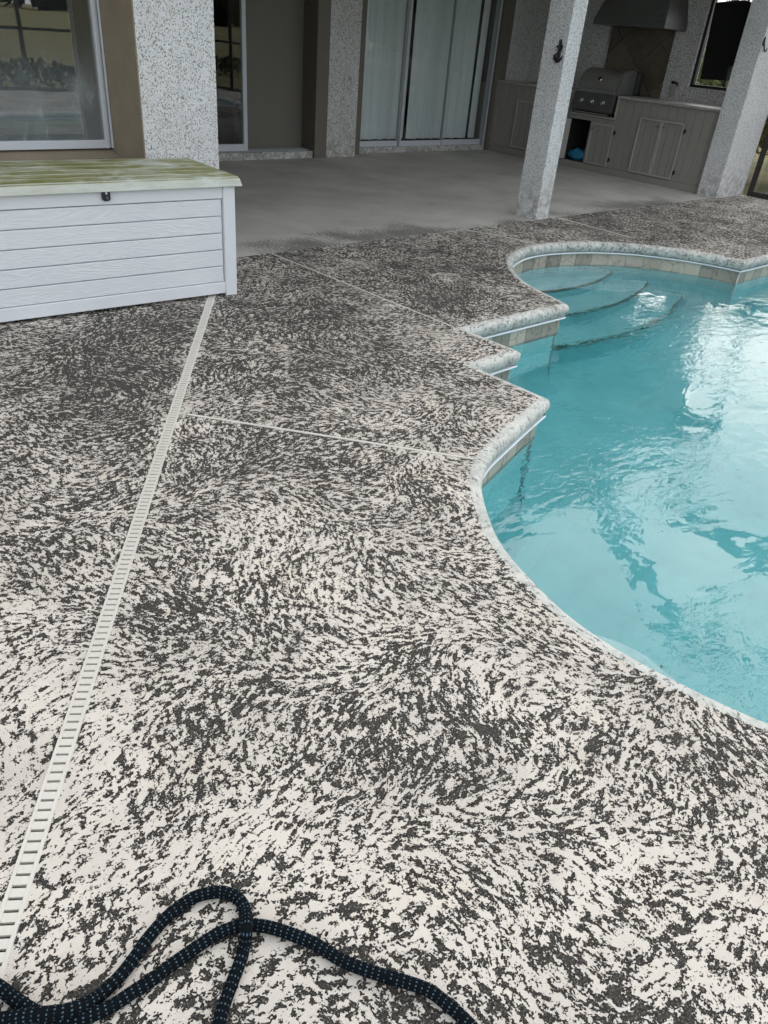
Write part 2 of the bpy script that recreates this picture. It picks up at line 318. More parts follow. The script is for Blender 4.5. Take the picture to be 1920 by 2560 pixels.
# ------------------------------------------------------------------ mesh helpers
class MB:
    def __init__(s): s.v = []; s.f = []; s.mi = []
    def add(s, vs, fs, mi=0, mat=None):
        k = len(s.v)
        for p in vs:
            p = Vector(p); s.v.append(tuple(mat @ p if mat else p))
        for f in fs: s.f.append(tuple(i+k for i in f)); s.mi.append(mi)
        return s
    def box(s, x0, x1, y0, y1, z0, z1, mi=0, mat=None):
        vs = [(x, y, z) for z in (z0, z1) for y in (y0, y1) for x in (x0, x1)]
        return s.add(vs, [(0, 2, 3, 1), (4, 5, 7, 6), (0, 1, 5, 4), (2, 6, 7, 3), (0, 4, 6, 2), (1, 3, 7, 5)], mi, mat)
    def prism(s, poly, axis, a, b, mi=0, mat=None):
        """poly: 2-d points in the two other axes (in xyz order); extruded along axis from a to b"""
        def P(p, q):
            return {'x': (q, p[0], p[1]), 'y': (p[0], q, p[1]), 'z': (p[0], p[1], q)}[axis]
        n = len(poly); vs = [P(p, a) for p in poly]+[P(p, b) for p in poly]
        fs = [tuple(range(n)), tuple(range(2*n-1, n-1, -1))]+[(i, i+n, (i+1) % n+n, (i+1) % n) for i in range(n)]
        return s.add(vs, fs, mi, mat)
    def tube(s, path, r, n=10, mi=0, caps=True, closed=False):
        P = [Vector(p) for p in path]; m = len(P); rr = r if isinstance(r, (list, tuple)) else [r]*m
        up = None; vs = []; fs = []
        for i, p in enumerate(P):
            d = (P[(i+1) % m] if closed or i < m-1 else P[i])-(P[i-1] if closed or i > 0 else P[i]); d.normalize()
            if up is None: up = d.orthogonal().normalized()
            up = (up-d*up.dot(d)).normalized(); sd_ = d.cross(up)
            for k in range(n):
                a = 2*math.pi*k/n; vs.append(p+(up*math.cos(a)+sd_*math.sin(a))*rr[i])
        for i in range(m if closed else m-1):
            for k in range(n): fs.append((i*n+k, i*n+(k+1) % n, ((i+1) % m)*n+(k+1) % n, ((i+1) % m)*n+k))
        if caps and not closed: fs += [tuple(range(n-1, -1, -1)), tuple((m-1)*n+k for k in range(n))]
        return s.add(vs, fs, mi)
    def lathe(s, prof, n=20, mat=None, mi=0):
        """prof: (radius, height) along local z"""
        vs = [(r*math.cos(2*math.pi*k/n), r*math.sin(2*math.pi*k/n), z) for r, z in prof for k in range(n)]
        fs = [(i*n+k, i*n+(k+1) % n, (i+1)*n+(k+1) % n, (i+1)*n+k) for i in range(len(prof)-1) for k in range(n)]
        fs += [tuple(range(n-1, -1, -1)), tuple((len(prof)-1)*n+k for k in range(n))]
        return s.add(vs, fs, mi, mat)
    def build(s, name, mats, parent=None, smooth=False, bevel=0., auto=False, weld=False):
        me = bpy.data.meshes.new(name); me.from_pydata(s.v, [], s.f)
        if isinstance(mats, str): mats = [mats]
        for m in mats: me.materials.append(M[m])
        if len(mats) > 1: me.polygons.foreach_set('material_index', s.mi)
        bm = bmesh.new(); bm.from_mesh(me)
        if weld: bmesh.ops.remove_doubles(bm, verts=bm.verts, dist=1e-5)
        bmesh.ops.recalc_face_normals(bm, faces=bm.faces); bm.to_mesh(me); bm.free()
        if smooth: me.polygons.foreach_set('use_smooth', [True]*len(me.polygons))
        o = bpy.data.objects.new(name, me); COL.objects.link(o)
        if auto: me.set_sharp_from_angle(angle=R(38))
        if bevel:
            b = o.modifiers.new('bevel', 'BEVEL'); b.width = bevel; b.segments = 2; b.limit_method = 'ANGLE'; b.angle_limit = R(40)
        if parent: attach(o, parent)
        return o
def root_loc(p):
    v = Vector((0, 0, 0))
    while p: v = v+p.location; p = p.parent
    return v
def attach(o, parent):
    o.parent = parent; o.matrix_parent_inverse = Matrix.Translation(-root_loc(parent)) if parent.parent is None else Matrix.Identity(4)
    if parent.parent is not None: o.matrix_parent_inverse = Matrix.Identity(4)
def empty(name, loc):
    e = bpy.data.objects.new(name, None); e.location = loc; e.empty_display_size = .1; COL.objects.link(e); return e
def tag(o, label=None, cat=None, group=None, kind=None):
    for k, v in (('label', label), ('category', cat), ('group', group), ('kind', kind)):
        if v: o[k] = v
    return o
def bx(name, mats, parent, x0, x1, y0, y1, z0, z1, bevel=0.):
    return MB().box(x0, x1, y0, y1, z0, z1).build(name, mats, parent, bevel=bevel)

# ------------------------------------------------------------------ pool outline (outermost nose of the coping), metres
def catmull(P, n=6):
    P = [Vector(p) for p in P]; out = []
    for i in range(len(P)-1):
        a, b, c, d = P[max(i-1, 0)], P[i], P[i+1], P[min(i+2, len(P)-1)]
        for k in range(n):
            t_ = k/n
            out.append(.5*((2*b)+(c-a)*t_+(2*a-5*b+4*c-d)*t_*t_+(3*b-a-3*c+d)*t_**3))
    out.append(P[-1]); return out
near = [(5.2, -2.75), (4.0, -2.55), (2.95, -1.75), (2.25, -.85), (1.86, -.15), (1.712, .235), (1.655, .46), (1.63, .65), (1.637, .81), (1.668, .94), (1.715, 1.087), (1.777, 1.217), (1.848, 1.318), (1.925, 1.413), (1.99, 1.482), (2.06, 1.538), (2.152, 1.594), (2.25, 1.637), (2.36, 1.672)]
alc = [(4.262, 2.742), (4.292, 2.83), (4.347, 3.032), (4.445, 3.267), (4.61, 3.49), (4.79, 3.655), (4.92, 3.735), (5.07, 3.805), (5.222, 3.855), (5.38, 3.878), (5.56, 3.872), (5.75, 3.835), (5.93, 3.778), (6.10, 3.70), (6.28, 3.585), (6.42, 3.46), (6.54, 3.31), (6.64, 3.15), (6.72, 2.97), (6.79, 2.72)]
OUT = catmull(near, 5)
def corner(c, a, b, r=.022):      # small rounding of a tip c between neighbours a, b
    c, a, b = Vector(c), Vector(a), Vector(b); d1 = (a-c).normalized(); d2 = (b-c).normalized()
    p, q = c+d1*r, c+d2*r
    return [p, p.lerp(c, .55).lerp(c.lerp(q, .45), .5), q]
OUT += [Vector((2.62, 1.752))]+corner((2.882, 1.828), (2.62, 1.752), (2.87, 2.3))+[Vector((2.872, 2.312))]+corner((3.268, 2.322), (2.87, 2.31), (3.258, 2.7))+[Vector((3.258, 2.722))]+corner((4.255, 2.716), (3.26, 2.72), (4.29, 2.83))
OUT += catmull(alc, 4)[2:-1]+corner((6.79, 2.712), (6.72, 2.97), (7.3, 2.706), .012)
OUT += [Vector((x, 2.706)) for x in (7.3, 8.0, 8.6)]+catmull([(8.9, 2.66), (9.25, 2.35), (9.4, 1.7), (9.42, .6), (9.35, -.7), (9.1, -1.7), (8.4, -2.4), (7.3, -2.75), (6.2, -2.82), (5.35, -2.78)], 4)
OUT = [Vector((p[0], p[1])) for p in OUT]
def offset(P, d):          # positive d: away from the water
    n = len(P); out = []
    ar = sum(P[i].x*P[(i+1) % n].y-P[(i+1) % n].x*P[i].y for i in range(n)); sg = -1 if ar < 0 else 1
    for i in range(n):
        e1 = (P[i]-P[i-1]).normalized(); e2 = (P[(i+1) % n]-P[i]).normalized()
        n1 = Vector((e1.y, -e1.x))*sg; n2 = Vector((e2.y, -e2.x))*sg
        m = (n1+n2); m = m/max(m.length_squared, .35)*2 if m.length > 1e-6 else n1
        m = m*.5*1.0
        k = (n1+n2).length_squared
        m = (n1+n2)*(2/k)*1.0 if k > .5 else n1
        out.append(P[i]+m*d)
    return out
def sweep(profile, name, mat, parent, P=OUT, smooth=True, start=0, end=None):
    """profile: list of (offset away from the water, z)"""
    rings = [offset(P, d) for d, _ in profile]; n = len(P); mb = MB()
    vs = [(rings[j][i].x, rings[j][i].y, profile[j][1]) for j in range(len(profile)) for i in range(n)]
    fs = [(j*n+i, j*n+(i+1) % n, (j+1)*n+(i+1) % n, (j+1)*n+i) for j in range(len(profile)-1) for i in range(n)]
    mb.add(vs, fs); return mb.build(name, mat, parent, smooth=smooth, auto=smooth)
def inside(p, P):
    c = False; n = len(P); j = n-1
    for i in range(n):
        if (P[i].y > p[1]) != (P[j].y > p[1]) and p[0] < (P[j].x-P[i].x)*(p[1]-P[i].y)/(P[j].y-P[i].y)+P[i].x: c = not c
        j = i
    return c
OA = np.array([(p.x, p.y) for p in OUT]); OB = np.roll(OA, -1, 0)
def pool_dist(x, y):
    p = np.array((x, y)); ab = OB-OA; t_ = np.clip(((p-OA)*ab).sum(1)/(ab*ab).sum(1), 0, 1)
    return float(np.sqrt((((OA+ab*t_[:, None])-p)**2).sum(1).min()))

def flat(P, z):
    k = len(P); v, e, f, *_ = delaunay_2d_cdt([Vector((p.x, p.y)) for p in P], [(i, (i+1) % k) for i in range(k)], [], 1, 1e-6)
    return [(q.x, q.y, z) for q in v], [tuple(q) for q in f]
# ------------------------------------------------------------------ drain line
DR0, DRD = Vector((.9957, 2.1803)), Vector((1.2566, 1.698)).normalized()
DRN = Vector((DRD.y, -DRD.x)); DRW = .021; DS0, DS1 = -2.55, 2.24
drp = lambda s_, w_: DR0+DRD*s_+DRN*w_
# ------------------------------------------------------------------ the deck
deck_out = [(-6, -6), (10.66, -6), (10.66, 4.594), (2.62, 4.594), (2.62, 5.06), (-6, 5.06)]
hole = offset(OUT, .052)
drh = [drp(DS0, -DRW), drp(DS1, -DRW), drp(DS1, DRW), drp(DS0, DRW)]
def stain_at(x, y):
    v = 0.0
    for gx, gy, s_, a in ((1.6, 3.35, .55, .16), (2.7, 3.7, .6, .09), (4.2, 3.75, .8, .15), (7.6, 3.7, 1.3, .16), (2.35, 2.7, .5, .05), (3.8, 3.2, .4, .06),
                          (1.15, 2.95, .3, .08), (.85, 1.55, .28, .03), (.6, 2.5, .5, .05), (1.9, 1.0, .3, -.05), (.35, 1.3, .25, -.05), (1.3, 1.75, .35, .035), (.75, 1.05, .3, .02),
                          (1.7, 2.0, .35, .03), (2.6, 2.05, .25, .03), (6.2, 4.1, .5, .06), (2.3, 3.5, .25, .05), (.1, 1.3, .3, -.09), (1.15, .35, .3, .0), (5.3, 4.2, .5, -.03)):
        v += a*math.exp(-((x-gx)**2+(y-gy)**2)/(2*s_*s_))
    d = pool_dist(x, y)
    v -= .06*math.exp(-(d/.10)**2)
    jd = abs((Vector((x, y))-DR0).dot(DRN))
    v -= .05*math.exp(-(jd/.07)**2)
    return v
pts = []; edges = []
def loop(P):
    k = len(pts); pts.extend(Vector((p[0], p[1])) for p in P); edges.extend((k+i, k+(i+1) % len(P)) for i in range(len(P)))
def dens(a, b, st):
    a, b = Vector(a), Vector(b); n = max(1, int((b-a).length/st)); return [a.lerp(b, i/n) for i in range(n)]
loop([q for i in range(6) for q in dens(deck_out[i], deck_out[(i+1) % 6], .5)])
loop(hole); loop(drh)
for i in range(110):
    for j in range(90):
        x, y = -5.9+i*.15, -5.9+j*.15
        fine = -1 < x < 8 and 0 < y < 4.6
        if not fine and (i % 3 or j % 3): continue
        if x > 10.5 or y > (4.5 if x > 2.5 else 4.98): continue
        if abs((Vector((x, y))-DR0).dot(DRN)) < .035: continue
        if pool_dist(x, y) < .08 or inside((x, y), OUT): continue
        pts.append(Vector((x, y)))
for d in (.11, .17, .25): pts += [p for p in offset(OUT, d)[::2]]
V2, E2, F2, _, _, _ = delaunay_2d_cdt(pts, edges, [], 0, 1e-5)
dv = [Vector(p) for p in drh]
op = [Vector(p) for p in deck_out]
F3 = []
for f in F2:
    c = sum((V2[i] for i in f), Vector((0, 0)))/len(f)
    if inside(c, hole) or inside(c, dv) or not inside(c, op): continue
    F3.append(f)
mb = MB(); mb.add([(v.x, v.y, 0) for v in V2], F3)
deck = mb.build('pool_deck', 'deck'); tag(deck, 'white textured pool deck blotched with black mildew', kind='structure')
def set_stain(o, extra=0.0):
    at = o.data.attributes.new('stain', 'FLOAT', 'POINT')
    at.data.foreach_set('value', [stain_at(v.co.x, v.co.y)+extra for v in o.data.vertices])
set_stain(deck)
for p in deck.data.polygons:
    pass
# control joints: caulk bead with a dark crack along it
def joint(a, b, wd=.010, flip=1):
    a, b = Vector(a), Vector(b); d = (b-a).normalized(); n = Vector((-d.y, d.x))*flip
    mb = MB(); q = [a-n*wd/2, b-n*wd/2, b+n*wd/2, a+n*wd/2]
    mb.prism([(p.x, p.y) for p in q], 'z', .0, .004); mb.build('joint_bead', 'joint', deck)
    m2 = MB(); q = [a+n*wd*.5, b+n*wd*.5, b+n*(wd*.5+.005), a+n*(wd*.5+.005)]
    m2.prism([(p.x, p.y) for p in q], 'z', -.002, .0022); m2.build('joint_crack', 'joint_dark', deck)
joint((3.17, 4.585), (3.205, 2.79), .006); joint((1.36, 2.58), (2.10, 1.63)); joint((5.22, 4.58), (5.45, 4.0), .004); joint((6.60, 4.58), (6.56, 3.70), .006)

# slab of the covered patio
slab = MB().box(2.6, 10.68, 4.606, 8.62, -.12, -.001).build('patio_slab', 'slab'); tag(slab, 'bare grey concrete slab under the patio roof', kind='structure')
bx('joint_crack', 'joint_dark', slab, 2.62, 10.6, 4.5945, 4.6055, -.03, -.006)
# lawn
g = MB(); a, b, c_, d_ = -6.2, 10.72, -6.2, 8.7
B = 400
for x0, x1, y0, y1 in ((-B, a+.1, -B, B), (b-.1, B, -B, B), (a+.1, b-.1, -B, c_+.1), (a+.1, b-.1, 5.2, B)):
    g.add([(x0, y0, -.14), (x1, y0, -.14), (x1, y1, -.14), (x0, y1, -.14)], [(0, 1, 2, 3)])
lawn = g.build('ground', 'grass_ground'); tag(lawn, 'dry yellow green lawn around the pool cage', kind='structure')

# ------------------------------------------------------------------ swimming pool
pool = empty('swimming_pool', (4.5, 1.0, -1.25)); tag(pool, 'freeform swimming pool with stepped corners, stone waterline tiles and corner steps', 'pool')
prof = [(.056, -.0005), (.040, -.001)]+[(.034-.034*math.sin(a), -.034+.034*math.cos(a)*.97) for a in [R(x) for x in range(15, 91, 15)]]+[(.002, -.048), (.008, -.064), (.018, -.078), (.030, -.084), (.075, -.085)]
cop = sweep(prof, 'coping', 'coping', pool); set_stain(cop, .0)
sweep([(.06, -.0855), (.012, -.0860), (.008, -.091), (.012, -.0965), (.06, -.0968)], 'trim_strip', 'trim_white', pool)
FLOOR = -1.28
sweep([(.055, -.10), (.052, -.26), (.048, -.9), (.02, -1.14), (-.06, FLOOR+.03), (-.16, FLOOR+.004)], 'basin_wall', 'plaster', pool)
fl = offset(OUT, .1); mb = MB(); mb.add(*flat(fl, FLOOR)); mb.build('basin_floor', 'plaster', pool)
sweep([(.047, -.095), (.047, -.245), (.06, -.246)], 'grout_bed', 'grout', pool)
# water-line tiles, one object each; walk along the wall line
WL = offset(OUT, .040); n = len(WL); TW = .165
cum = [0.0]
for i in range(n): cum.append(cum[-1]+(WL[(i+1) % n]-WL[i]).length)
def at_len(s_):
    s_ %= cum[-1]
    for i in range(n):
        if cum[i+1] >= s_:
            k = (s_-cum[i])/max(cum[i+1]-cum[i], 1e-9); return WL[i].lerp(WL[(i+1) % n], k), i
    return WL[0], 0
brk = []                                  # sharp corners restart the tile course
for i in range(n):
    e1 = (WL[i]-WL[i-1]).normalized(); e2 = (WL[(i+1) % n]-WL[i]).normalized()
    if e1.dot(e2) < .88: brk.append(cum[i])
brk = sorted(brk); runs = [(brk[i], brk[(i+1) % len(brk)]+(cum[-1] if i == len(brk)-1 else 0)) for i in range(len(brk))]
for s0, s1 in runs:
    k = s0
    while k < s1-.03:
        e = min(k+TW, s1)
        P = [at_len(k+.003+(e-k-.006)*q/3)[0] for q in range(4)]
        k = e
        mid = P[1]
        if mid.x > 8.4 or mid.y < -.9: continue
        mb = MB(); vs = []; nn = Vector((0, 0))
        d = (P[3]-P[0]).normalized(); nrm = Vector((d.y, -d.x))
        if inside(P[1]+nrm*.03, WL): nrm = -nrm
        org = Vector((P[0].x, P[0].y, -.243))
        for q in P:
            for dep in (0, .012):
                for z in (0, .146): vs.append((q.x-org.x+nrm.x*dep, q.y-org.y+nrm.y*dep, z))
        fs = []
        for q in range(3):
            a = q*4; fs += [(a, a+4, a+5, a+1), (a+2, a+3, a+7, a+6), (a+1, a+5, a+7, a+3), (a, a+2, a+6, a+4)]
        fs += [(0, 1, 3, 2), (12, 14, 15, 13)]
        mb.add(vs, fs); t_ = mb.build('waterline_tile', 'stone_tile'); t_.location = org; attach(t_, pool)
# corner steps: arcs with a tiled nosing
def step(cx, cy, r, z, x0, x1, name):
    a0, a1 = math.asin((x0-cx)/r), math.asin((x1-cx)/r)
    arc = [Vector((cx+r*math.sin(a0+(a1-a0)*i/28), cy-r*math.cos(a0+(a1-a0)*i/28))) for i in range(29)]
    poly = [(p.x, p.y) for p in arc]+[(x1+.02, 3.98), (x0-.02, 3.98)]
    st = MB().prism(poly, 'z', z-.34, z).build('step', 'plaster', pool)
    ln = r*(a1-a0); m = max(1, round(ln/.155))
    for i in range(m):
        b0, b1 = a0+(a1-a0)*(i/m)+.0012, a0+(a1-a0)*((i+1)/m)-.0012
        P = [(b0+(b1-b0)*q/2) for q in range(3)]; mb = MB(); vs = []
        for q in P:
            for rr in (r-.010, r+.008):
                for zz in (z-.048, z+.003): vs.append((cx+rr*math.sin(q), cy-rr*math.cos(q), zz))
        fs = []
        for q in range(2):
            a = q*4; fs += [(a, a+4, a+5, a+1), (a+2, a+3, a+7, a+6), (a+1, a+5, a+7, a+3), (a, a+2, a+6, a+4)]
        fs += [(0, 1, 3, 2), (8, 10, 11, 9)]
        mb.add(vs, fs); mb.build('nosing_tile', 'edge_tile', st)
step(5.58, 5.253, 1.748, -.42, 4.7, 6.55, 's'); step(5.51, 5.682, 2.49, -.68, 4.42, 6.78, 's'); step(5.47, 5.66, 2.80, -.94, 4.32, 6.84, 's')
# shelf added under water to draw the bright reflected sliver by the near wall
lp = catmull([(1.62, 1.1), (1.80, 1.06), (1.93, .95), (2.0, .83), (2.03, .73), (2.02, .63), (1.985, .50), (1.90, .36), (1.75, .25)], 4)
mb = MB(); mb.prism([(p[0], p[1]) for p in [Vector((q[0], q[1])) for q in lp]]+[(1.60, .3), (1.56, .8)], 'z', -1.25, -.41); mb.build('added_ledge', 'plaster', pool)
wp = offset(OUT, .0485); mb = MB(); mb.add(*flat(wp, -.2)); mb.add(*flat(wp, FLOOR-.06)); _n = len(wp); mb.add([(p.x, p.y, z) for z in (FLOOR-.06, -.2) for p in wp], [(i, (i+1) % _n, (i+1) % _n+_n, i+_n) for i in range(_n)])
water = mb.build('pool_water', 'water', weld=True); tag(water, 'clear turquoise rippled pool water', kind='structure')
# leaf bits on the floor
for x, y, a in ((2.62, .82, .3), (2.2, .45, 1.2)):
    mb = MB(); c0 = Vector((x, y, FLOOR+.006)); dv_ = Vector((math.cos(a), math.sin(a), 0))
    mb.tube([c0-dv_*.03, c0+Vector((.004, .006, .004)), c0+dv_*.03+Vector((0, .008, 0))], [.002, .0035, .0015], 6)
    tw = mb.build('twig', 'bark'); tag(tw, 'small dark twig lying on the pool floor '+('near the middle of the bright water' if a < 1 else 'close to the near right edge'), 'twig', 'twigs on the pool floor')

# ------------------------------------------------------------------ deck drain
dr = empty('deck_drain', (drp(0, 0).x, drp(0, 0).y, 0)); tag(dr, 'narrow slotted off white drain strip running across the deck', 'drain')
def dpoly(s0, s1, w0, w1): return [tuple(drp(s0, w0)), tuple(drp(s1, w0)), tuple(drp(s1, w1)), tuple(drp(s0, w1))]
for sg in (-1, 1):
    MB().prism(dpoly(DS0, DS1, sg*.0135, sg*.0205), 'z', -.03, .0035).build('rail', 'drain', dr)
MB().prism(dpoly(DS0, DS1, -.0206, .0206), 'z', -.035, -.028).build('channel_floor', 'dark_gap', dr)
pitch = .0233; me0 = None; k = 0; s_ = DS0
ang = math.atan2(DRD.y, DRD.x)
while s_ < DS1-.01:
    c = drp(s_+pitch/2, 0)
    if me0 is None:
        me0 = MB().box(-pitch/2+.0030, pitch/2-.0030, -.0134, .0134, -.005, .0022).build('slat', 'drain'); o_ = me0
    else:
        o_ = bpy.data.objects.new('slat', me0.data); COL.objects.link(o_)
    o_.location = (c.x, c.y, random.uniform(-.0006, .0006)); o_.rotation_euler = (random.uniform(-.012, .012), random.uniform(-.015, .015), ang); attach(o_, dr)
    s_ += pitch

# ------------------------------------------------------------------ house: the wing with the window, back wall, roof
house = empty('house', (2.5, 8.3, 0)); tag(house, 'beige stucco house wing and covered patio with white speckled pilasters', 'house')
MB().box(2.27, 2.773, 4.6, 5.5, -.1, 2.78).build('corner_pilaster', 'speckle', house)
bx('pilaster_return', 'tan_stucco', house, 2.262, 2.2695, 4.6015, 5.4, -.1, 2.78)
wall = MB()
wall.box(-6, .30, 5.0, 5.2, -.1, 2.78); wall.box(.30, 2.2615, 4.94, 5.2, -.1, .56); wall.box(.30, 2.2615, 5.0, 5.2, 2.1, 2.78)
wall.build('window_wall', 'tan_stucco', house)
MB().prism([(4.925, .50), (4.925, .605), (5.06, .645), (5.06, .50)], 'x', .30, 2.2612).build('window_sill', 'tan_stucco', house)
win = bx('window', 'alu', house, .32, 2.2605, 5.06, 5.12, .646, .662)      # bottom track carries the rest of the frame
for nm, a in (('frame', (.335, 2.212, 5.012, 5.055, .648, .694)), ('frame', (.335, 2.212, 5.012, 5.055, 2.0, 2.05)), ('frame', (2.2125, 2.232, 5.005, 5.06, .648, 2.08)), ('frame', (2.2345, 2.246, 5.02, 5.06, .648, 2.08)), ('frame', (2.2485, 2.2600, 5.005, 5.06, .648, 2.08)), ('frame', (.32, .345, 5.005, 5.06, .648, 2.08))):
    bx(nm, 'alu', win, *a, bevel=.003)
bx('pane', 'glass_window', win, .35, 2.212, 5.03, 5.034, .69, 2.0)
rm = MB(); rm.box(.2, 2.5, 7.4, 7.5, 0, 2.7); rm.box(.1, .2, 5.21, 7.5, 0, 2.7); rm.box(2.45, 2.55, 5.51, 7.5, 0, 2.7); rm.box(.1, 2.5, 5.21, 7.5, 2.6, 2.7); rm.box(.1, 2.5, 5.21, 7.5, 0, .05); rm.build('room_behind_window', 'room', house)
bx('side_wall', 'taupe', house, 2.56, 2.68, 5.51, 8.7, -.1, 2.78)
# back wall
bw = MB(); bw.box(2.68, 4.2, 8.52, 8.7, -.1, 2.78); bw.box(5.47, 7.22, 8.55, 8.7, -.1, 2.78); bw.box(4.2, 5.47, 8.55, 8.7, 2.35, 2.78); bw.box(7.22, 9.86, 8.62, 8.7, 2.35, 2.78); bw.box(9.86, 10.9, 8.52, 8.7, -.1, .9)
bw.build('back_wall', 'taupe', house)
bx('back_wall_panel', 'speckle_dense', house, 10.08, 10.70, 8.47, 8.6, .90, 2.78)
bx('fixed_panel', 'taupe_panel', house, 5.47, 6.344, 8.50, 8.548, .09, 2.5)
MB().box(2.7, 6.342, 8.262, 8.549, -.05, .079).build('door_curb', 'speckle_dense', house)
for y in (8.33, 8.39, 8.45): bx('track', 'alu_grey', house, 2.75, 6.335, y, y+.018, .079, .094)
bx('jamb', 'taupe', house, 6.345, 6.532, 8.226, 8.549, -.05, 2.78)
MB().box(6.5335, 7.04, 8.262, 8.549, -.05, 2.78).build('pilaster', 'speckle_dense', house)
bx('jamb', 'taupe', house, 7.0415, 7.235, 8.395, 8.549, -.05, 2.78)
MB().box(7.2365, 9.838, 8.445, 8.62, -.05, .072).build('door_curb', 'speckle_dense', house)
bx('jamb', 'taupe', house, 9.84, 10.075, 8.42, 8.519, -.05, 2.78)
# left sliding door
sd1 = bx('sliding_door', 'alu', house, 4.0, 5.40, 8.318, 8.352, .094, .165)
bx('stile', 'alu', sd1, 5.362, 5.415, 8.314, 8.356, .0955, 2.35, .003); bx('stile', 'alu', sd1, 3.9, 3.95, 8.318, 8.352, .0955, 2.35)
bx('pane', 'glass_door', sd1, 3.95, 5.362, 8.333, 8.337, .165, 2.35)
# right sliding doors
for x0, x1, y in ((7.243, 8.035, 8.50), (8.04, 8.90, 8.472), (8.905, 9.80, 8.500)):
    s3 = bx('sliding_door', 'alu', house, x0, x1, y, y+.028, .0725, .142)
    bx('stile', 'alu', s3, x0-.001, x0+.022, y-.003, y+.031, .0735, 2.35, .003); bx('stile', 'alu_grey', s3, x1-.022, x1-.001, y-.002, y+.03, .0735, 2.35)
    bx('pane', 'glass_door', s3, x0+.023, x1-.023, y+.012, y+.016, .142, 2.35)
bx('door_frame', 'alu_grey', house, 9.802, 9.838, 8.46, 8.53, .073, 2.4); bx('door_frame', 'alu', house, 9.8, 9.816, 8.45, 8.459, .073, 2.4)
cu = empty('curtain', (8.5, 8.75, .1)); tag(cu, 'pale grey green pleated curtains behind the three glass doors', 'curtains')
def drape(x0, x1, seed, y=8.74):
    rnd = random.Random(seed); mb = MB(); n_ = int((x1-x0)/.012); vs = []; ph = [rnd.uniform(0, 6) for _ in range(4)]
    for i in range(n_+1):
        x = x0+(x1-x0)*i/n_; a = .028*math.sin(x*38+ph[0]+1.3*math.sin(x*7+ph[1]))+.014*math.sin(x*71+ph[2])
        for k in range(5):
            z = .13+2.3*k/4; vs.append((x+.004*math.sin(z*2+ph[3]), y+a*(1-.2*k/4), z))
    fs = [(i*5+k, i*5+5+k, i*5+6+k, i*5+1+k) for i in range(n_) for k in range(4)]
    mb.add(vs, fs); mb.build('drape', 'curtain', cu, smooth=True)
drape(7.2, 8.30, 1); drape(8.42, 9.70, 2); drape(9.76, 9.86, 3); drape(8.30, 8.42, 4, 8.80)
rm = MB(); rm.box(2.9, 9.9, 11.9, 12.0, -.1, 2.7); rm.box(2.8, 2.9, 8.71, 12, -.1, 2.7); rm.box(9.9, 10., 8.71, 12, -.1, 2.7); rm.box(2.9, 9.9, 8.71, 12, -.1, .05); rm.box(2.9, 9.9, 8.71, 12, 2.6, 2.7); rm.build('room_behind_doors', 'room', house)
# patio roof
rf = MB(); rf.box(-6, 10.95, 4.18, 12.2, 2.80, 2.86); rf.build('patio_ceiling', 'ceiling', house)
bx('beam', 'ceiling', house, 2.774, 10.9, 4.585, 4.86, 2.45, 2.799)
rf = MB(); rf.add([(-6.3, 4.0, 2.88), (11.1, 4.0, 2.88), (11.1, 12.4, 2.88), (-6.3, 12.4, 2.88), (-3, 8.2, 3.75), (7.5, 8.2, 3.75)], [(0, 1, 5, 4), (1, 2, 5), (2, 3, 4, 5), (3, 0, 4), (0, 3, 2, 1)]); rf.build('roof', 'roof', house)
bx('fascia', 'alu_grey', house, -6.25, 11.05, 4.10, 4.17, 2.70, 2.875)
# kitchen side wall (right)
kw = MB()
kw.box(10.655, 10.85, 7.145, 8.469, -.1, 2.799); kw.box(10.655, 10.85, 5.755, 6.125, -.1, 2.799); kw.box(10.655, 10.85, 4.83, 5.755, -.1, 1.13); kw.box(10.655, 10.85, 4.83, 5.755, 2.15, 2.799)
kw.build('kitchen_wall', 'speckle_dense', house)
MB().box(10.72, 10.85, 6.125, 7.145, -.1, 2.799).build('niche_wall', 'taupe', house)
kwin = bx('kitchen_window', 'bronze', house, 10.70, 10.76, 4.84, 5.754, 1.1305, 1.165)
bx('frame', 'bronze', kwin, 10.70, 10.76, 5.715, 5.7535, 1.166, 2.149); bx('frame', 'bronze', kwin, 10.715, 10.745, 5.28, 5.30, 1.166, 2.149)
# stone backsplash tiles, laid on the diagonal
for i in range(-2, 4):
    for j in range(-2, 5):
        cy, cz = 6.635+(i-j)*.30, 1.0+(i+j)*.30
        poly = []
        for dy, dz in ((0, -.296), (.296, 0), (0, .296), (-.296, 0)): poly.append((cy+dy, cz+dz))
        # clip to the niche
        def clip(P, ax, v, keep_less):
            out = []
            for k in range(len(P)):
                a, b = P[k], P[(k+1) % len(P)]; ia = (a[ax] < v) == keep_less; ib = (b[ax] < v) == keep_less
                if ia: out.append(a)
                if ia != ib:
                    q = (v-a[ax])/(b[ax]-a[ax]); out.append((a[0]+(b[0]-a[0])*q, a[1]+(b[1]-a[1])*q))
            return out
        for ax, v, kl in ((0, 7.143, True), (0, 6.127, False), (1, 2.5, True), (1, .957, False)):
            if poly: poly = clip(poly, ax, v, kl)
        if len(poly) >= 3: MB().prism(poly, 'x', 10.708, 10.7195).build('backsplash_tile', 'splash_tile', house)

# ------------------------------------------------------------------ patio columns
c1 = MB().box(6.25, 6.445, 4.59, 4.845, -.01, 2.449).build('porch_column', 'speckle', bevel=.006)
tag(c1, 'slim white speckled square post standing at the slab edge', 'column', 'columns at the slab edge')
c2 = MB().box(9.85, 10.58, 4.553, 4.82, -.01, 2.449).build('porch_column', 'speckle', bevel=.006)
tag(c2, 'wide white speckled pier at the right end of the kitchen', 'column', 'columns at the slab edge')

